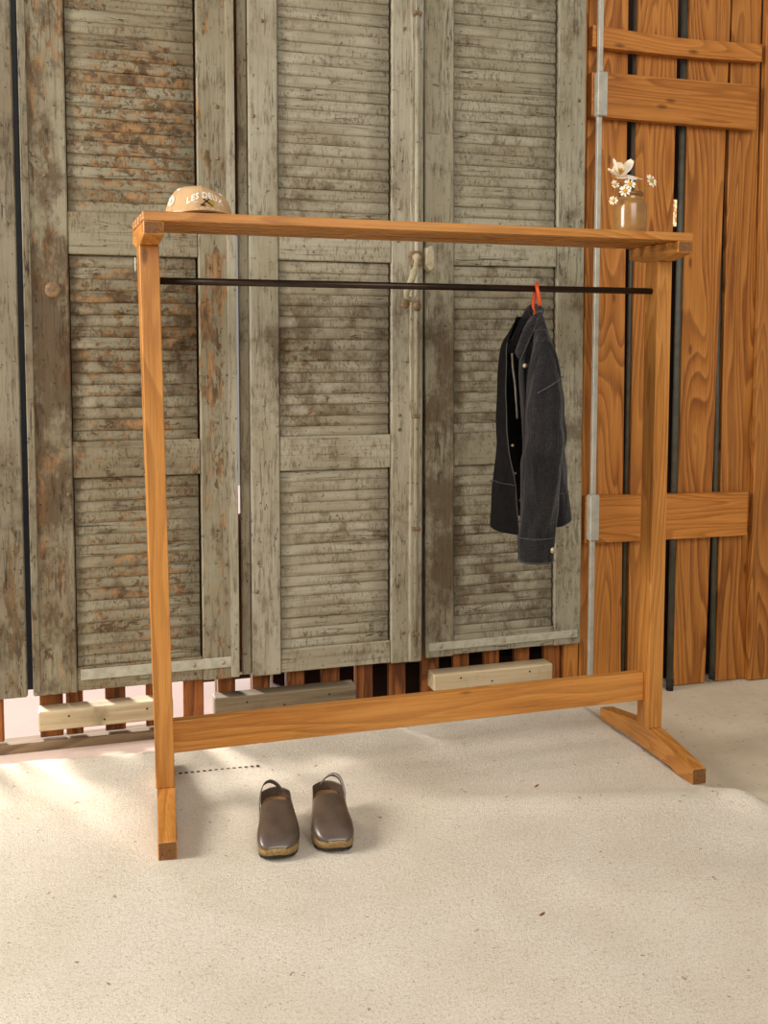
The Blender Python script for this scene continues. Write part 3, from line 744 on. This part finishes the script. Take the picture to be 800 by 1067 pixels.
jk = thing('denim_jacket', (1.08, 0, .62), 'black denim jacket with popped collar hanging from the rod', 'jacket')
LV = [
 (1.352, [(1.052, -.035), (1.062, -.062), (1.080, -.055), (1.092, 0), (1.080, .050), (1.062, .062), (1.044, .045)]),
 (1.300, [(1.040, -.040), (1.046, -.118), (1.068, -.115), (1.108, 0), (1.09, .11), (1.050, .120), (1.035, .055)]),
 (1.240, [(1.030, -.035), (1.040, -.168), (1.076, -.150), (1.122, 0), (1.11, .15), (1.045, .160), (1.022, .060)]),
 (1.120, [(1.022, -.032), (1.058, -.180), (1.094, -.150), (1.135, 0), (1.12, .15), (1.034, .160), (1.016, .045)]),
 (1.030, [(1.022, -.036), (1.062, -.178), (1.104, -.145), (1.142, 0), (1.125, .145), (1.028, .158), (1.018, .030)]),
 (.950, [(1.026, -.040), (1.068, -.176), (1.112, -.140), (1.148, 0), (1.13, .14), (1.024, .155), (1.022, .018)]),
 (.850, [(1.036, -.040), (1.078, -.172), (1.122, -.135), (1.150, 0), (1.135, .135), (1.018, .152), (1.032, .006)]),
 (.738, [(1.050, -.040), (1.086, -.168), (1.134, -.130), (1.152, 0), (1.14, .13), (1.013, .150), (1.043, .000)])]
rings = []
for z, R in LV:
    rings.append([Vector((p.x, p.y, z + ((.030 * math.exp(-((i - 9) / 5) ** 2) - .040 * sstep(20, 27, i)) if z < .8 else 0))) for i, p in enumerate(spline([(x, y, 0) for x, y in R], 5))])
cols = list(zip(*rings)); cols = [spline(c, 4) for c in cols]
rows = [[Vector(p) for p in r] for r in zip(*cols)]
for j, r in enumerate(rows):
    for i, p in enumerate(r):
        f = sstep(0, 8, j)
        p.x += .008 * f * math.sin(p.y * 70 + j * .22) + .007 * noise.noise((p.y * 14, p.z * 9, 2)); p.y += .005 * f * noise.noise((p.x * 20, p.z * 8, 7))
fp = mesh_obj('front_panel', grid([r[22:] for r in rows]), M['denim_dark'], jk); solidify(fp, .003, 0); subsurf(fp, 1)
body = mesh_obj('body', grid([r[:23] for r in rows]), M['denim'], jk); solidify(body, .003, 0); subsurf(body, 1)
# hem band, button band and inner facing follow the body
hem = [[q + (q - Vector((1.08, 0, q.z))).normalized() * .003 for q in r] for r in rows[-5:]]
for part_, mm in (([r[:23] for r in hem], M['denim']), ([r[22:] for r in hem], M['denim_dark'])):
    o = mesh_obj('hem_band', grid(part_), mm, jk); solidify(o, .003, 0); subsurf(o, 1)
for off in (0, ):
    mesh_obj('stitching', tube([q + (q - Vector((1.08, 0, q.z))).normalized() * .0055 for q in rows[-5]], .0009, 5, cap=False), M['thread'], jk)
edge = [r[-1] for r in rows]
mesh_obj('front_edge_stitch', tube([p + Vector((-.003, -.004, 0)) for p in edge[6:]], .0014, 5), M['thread'], jk)
e2 = [r[0] for r in rows]
mesh_obj('placket', grid([[p + Vector((-.004, .0, 0)), p + Vector((-.004, -.018, 0)), p + Vector((-.003, -.034, 0))] for p in e2[2:]]), M['denim'], jk, True); solidify(C.objects['placket'], .003, 0)
fa = [at(u, v, -.012) for u, v in ((536, 368), (537, 385), (539, 400), (540, 415), (541.5, 436))]
o = mesh_obj('facing', grid([[p + Vector((-.010, 0, 0)), p + Vector((-.002, .004, 0))] for p in spline(fa, 3)]), M['facing'], jk, True); solidify(o, .001)
for i, (u, v) in enumerate(((536.5, 464), (539, 493), (544, 521))):
    p = at(u, v, .02); p.x -= .006
    mesh_obj('button', tube([p, p + Vector((-.004, -.003, 0))], .004, 10), M['metal_button'], jk, True)
p = at(547, 381, -.085); mesh_obj('button', tube([p, p + Vector((-.004, -.006, 0))], .0065, 12), M['metal_button'], jk, True)

def sleeve(pts, name, cuff_top):
    """pts: (x, y, z, rx, ry)"""
    cs = spline([(x, y, z) for x, y, z, a, b in pts], 5); rs = spline([(a, b, 0) for x, y, z, a, b in pts], 5)
    rows = []
    for j, (c, r) in enumerate(zip(cs, rs)):
        rows.append([])
        for k in range(26):
            a = k * 2 * math.pi / 26
            w = 1 + .15 * (abs(math.sin(a * 2.5 + j * .10 + 1.3 * noise.noise((c.z * 4, 1, 2)))) - .5) * sstep(2, 12, j) + .09 * math.sin(a - c.z * 48) * math.exp(-((c.z - 1.0) / .11) ** 2) + .10 * noise.noise((a, c.z * 13, 5))
            sx = c.x + r.x * w * math.cos(a); sy = c.y + r.y * w * math.sin(a)
            rows[-1].append(Vector((sx, sy, c.z)))
    o = mesh_obj(name, grid(rows, True), M['denim'], jk); solidify(o, .003, -1); subsurf(o, 1)
    return o, cs, rs
sl, cs, rs = sleeve([(1.046, -.110, 1.310, .014, .024), (1.036, -.148, 1.240, .030, .034), (1.027, -.184, 1.150, .047, .044), (1.026, -.192, 1.04, .056, .048), (1.020, -.190, .93, .056, .048), (1.016, -.180, .82, .053, .046), (1.014, -.172, .735, .050, .043), (1.013, -.170, .702, .050, .043)], 'sleeve', 0)
cz = (.735, .713, .693, .673, .660)
rows = [[Vector((1.0125 + (.0535 - .001 * j) * math.cos(a), -.170 + .0465 * math.sin(a), z - .012 * math.cos(a) * -1 * 0)) for a in [k * 2 * math.pi / 28 for k in range(28)]] for j, z in enumerate(cz)]
cf = mesh_obj('cuff', grid(rows, True), M['denim'], sl); solidify(cf, .004, -1)
for p in cf.data.polygons: p.use_smooth = True
for z in (.731, .664):
    mesh_obj('cuff_stitch', tube([(1.0125 + .0545 * math.cos(a), -.170 + .0475 * math.sin(a), z) for a in [k * 2 * math.pi / 28 for k in range(29)]], .0009, 5, cap=False), M['thread'], sl)
p = Vector((1.0125 + .047 * math.cos(-.85), -.170 + .050 * math.sin(-.85), .697)); d = Vector((.35, -1, 0)).normalized()
mesh_obj('cuff_button', tube([p, p + d * .005], .0085, 14), M['metal_button'], sl, True)
# shoulder seam and elbow stitch
def ring_at(z, f):
    i = min(range(len(cs)), key=lambda i: abs(cs[i].z - z)); return [(cs[i].x + rs[i].x * f * math.cos(a), cs[i].y + rs[i].y * f * math.sin(a), cs[i].z + .03 * math.cos(a + .3)) for a in [-math.pi + .3 + k * 2.9 / 20 for k in range(21)]]
mesh_obj('shoulder_seam', tube(ring_at(1.14, 1.10), .0010, 5), M['thread'], sl)
sleeve([(1.060, .125, 1.285, .018, .026), (1.075, .158, 1.235, .028, .032), (1.092, .176, 1.15, .036, .036), (1.098, .178, 1.02, .038, .036), (1.10, .175, .88, .038, .036), (1.10, .17, .78, .036, .034)], 'sleeve', 0)
# collar: near leaf, back stand and far leaf as one folded strip
outer = [(543, 378, -.085), (549, 364, -.085), (557, 346, -.080), (564, 331, -.068), (567, 323, -.050), (562, 317.5, -.012), (556, 316.5, .02), (550, 319, .050), (543, 331, .075), (534, 351, .090), (526, 370, .10)]
inner = [(537, 366, -.035), (540, 357, -.040), (545, 344, -.040), (550, 334, -.035), (556, 331, -.025), (560, 331, .0), (558, 331, .02), (553, 332, .045), (549, 341, .060), (543, 356, .070), (535, 370, .075)]
oo = spline([at(*p) for p in outer], 3); ii = spline([at(*p) for p in inner], 3)
rows = []
for t in range(6):
    f = t / 5; rows.append([a.lerp(b, f) + Vector((-.010, -.006, .004)) * math.sin(math.pi * f) for a, b in zip(ii, oo)])
co = mesh_obj('collar', grid(rows), M['denim'], jk); solidify(co, .004, 0); subsurf(co, 1)
mesh_obj('collar_stitch', tube([a.lerp(b, .9) + Vector((-.004, -.004, .001)) for a, b in zip(ii[:14], oo[:14])], .0010, 5), M['thread'], co)

# ------------------------------------------------------------------ clogs
def clog(toe, heel, flip, label):
    toe = Vector(toe); heel = Vector(heel); f = (toe - heel).normalized(); LN = (toe - heel).length; s = Vector((-f.y, f.x, 0))   # s: to the wearer's left
    P = lambda a, b, z: heel + f * (a * LN) + s * (b * flip) + Vector((0, 0, z))
    # a, half width, centre offset, underside z, top z
    ST = [(.0, .018, 0, .000, .058), (.03, .030, 0, .000, .058), (.10, .036, 0, .000, .057), (.26, .037, 0, .000, .053), (.30, .039, 0, .022, .051), (.45, .042, .001, .020, .044), (.60, .047, .002, .008, .038), (.74, .051, .001, .004, .035), (.84, .049, -.001, .005, .034), (.91, .043, -.003, .006, .034), (.96, .033, -.005, .008, .034), (.988, .021, -.005, .010, .034), (1.0, .010, -.005, .012, .033)]
    t = thing('clog', (heel + toe) / 2, label, 'shoe', 'pair of clogs')
    rows = []
    for a, hw, o, zb, zt in ST:
        zb += .006
        r = [(-hw, zt), (-hw * 1.03, (zt + zb) / 2), (-hw, zb), (-hw * .5, zb), (0, zb), (hw * .5, zb), (hw, zb), (hw * 1.03, (zt + zb) / 2), (hw, zt), (hw * .5, zt), (0, zt), (-hw * .5, zt)]
        rows.append([P(a, b + o, z) for b, z in r])
    bm = grid(rows, True); bm.verts.ensure_lookup_table(); vs_ = bm.verts[:]
    bm.faces.new(vs_[:12][::-1]); bm.faces.new(vs_[-12:])
    mesh_obj('wooden_sole', bm, M['sole'], t, True)
    for (i0, i1) in ((0, 3), (5, 12)):
        rows = [[P(a, -hw * .98 + o, zb + .0065), P(a, -hw * .98 + o, zb), P(a, hw * .98 + o, zb), P(a, hw * .98 + o, zb + .0065)] for a, hw, o, zb, zt in ST[i0:i1 + 1]]
        bm = grid(rows, True); v_ = bm.verts[:]; bm.faces.new(v_[:4]); bm.faces.new(v_[-4:]); mesh_obj('rubber_outsole', bm, M['rubber'], t)
    # leather vamp
    def interp(a, i):
        for p, q in zip(ST, ST[1:]):
            if p[0] <= a <= q[0]: g = (a - p[0]) / (q[0] - p[0]); return p[i] + (q[i] - p[i]) * g
        return ST[-1][i]
    rows = []
    for j in range(17):
        a = .42 + .570 * j / 16; hw = interp(a, 1) + .002; o = interp(a, 2); zt = interp(a, 4) - .004
        u = (a - .42) / .58; h = .026 * (1 - u) + .030 * (1 - u ** 5) ; h = max(h, .004)
        row = []
        for k in range(15):
            an = math.pi * k / 14
            back = -.05 * (1 - math.sin(an)) * (1 - u) ** 3
            row.append(P(a + back, -math.cos(an) * hw * (1.0 + .04 * math.sin(an) * (1 - u)) + o, zt + h * math.sin(an) ** .46))
        rows.append(row)
    up = mesh_obj('leather_upper', grid(rows), M['leather'], t); solidify(up, .003, 0); subsurf(up, 1)
    # low heel counter
    rows = []
    for j, hh in enumerate((-.010, .004, .016, .024)):
        row = []
        for k in range(25):
            an = -1 + 2 * k / 24; q = abs(an)
            a = .44 * q ** 1.6; hw = (interp(a, 1) if q > .35 else interp(.44 * .35 ** 1.6, 1) * q / .35) + .002
            hgt = hh * (1.15 - .2 * q) if hh > 0 else hh
            row.append(P(a - .012 * (1 - q), math.copysign(hw, an), interp(a, 4) + hgt))
        rows.append(row)
    hc = mesh_obj('heel_counter', grid(rows), M['leather'], t); solidify(hc, .003, 0); subsurf(hc, 1)
    rows = [[P(a, -interp(a, 1) * .86, interp(a, 4) + .0015), P(a, 0, interp(a, 4) + .003), P(a, interp(a, 1) * .86, interp(a, 4) + .0015)] for a in (.01, .05, .12, .25, .4, .55)]
    mesh_obj('insole', grid(rows), M['leather_in'], t, True)
    # slingback strap standing up
    sp = spline([P(.40, -.040, .060), P(.30, -.042, .083), P(.16, -.034, .106), P(.08, -.016, .110), P(.06, .004, .098), P(.075, .018, .080)], 5)
    rows = [[p + Vector((0, 0, .0045)) + s * (.002), p - Vector((0, 0, .0045)) - s * .002] for p in sp]
    stp = mesh_obj('heel_strap', grid(rows), M['leather'], t, True); solidify(stp, .002, 0)
clog((.240, -.366, 0), (.276, -.129, 0), 1, 'brown leather clog nearer the rack post, heel strap on its post side')
clog((.380, -.370, 0), (.415, -.130, 0), -1, 'brown leather clog farther from the rack post, heel strap on its far side')
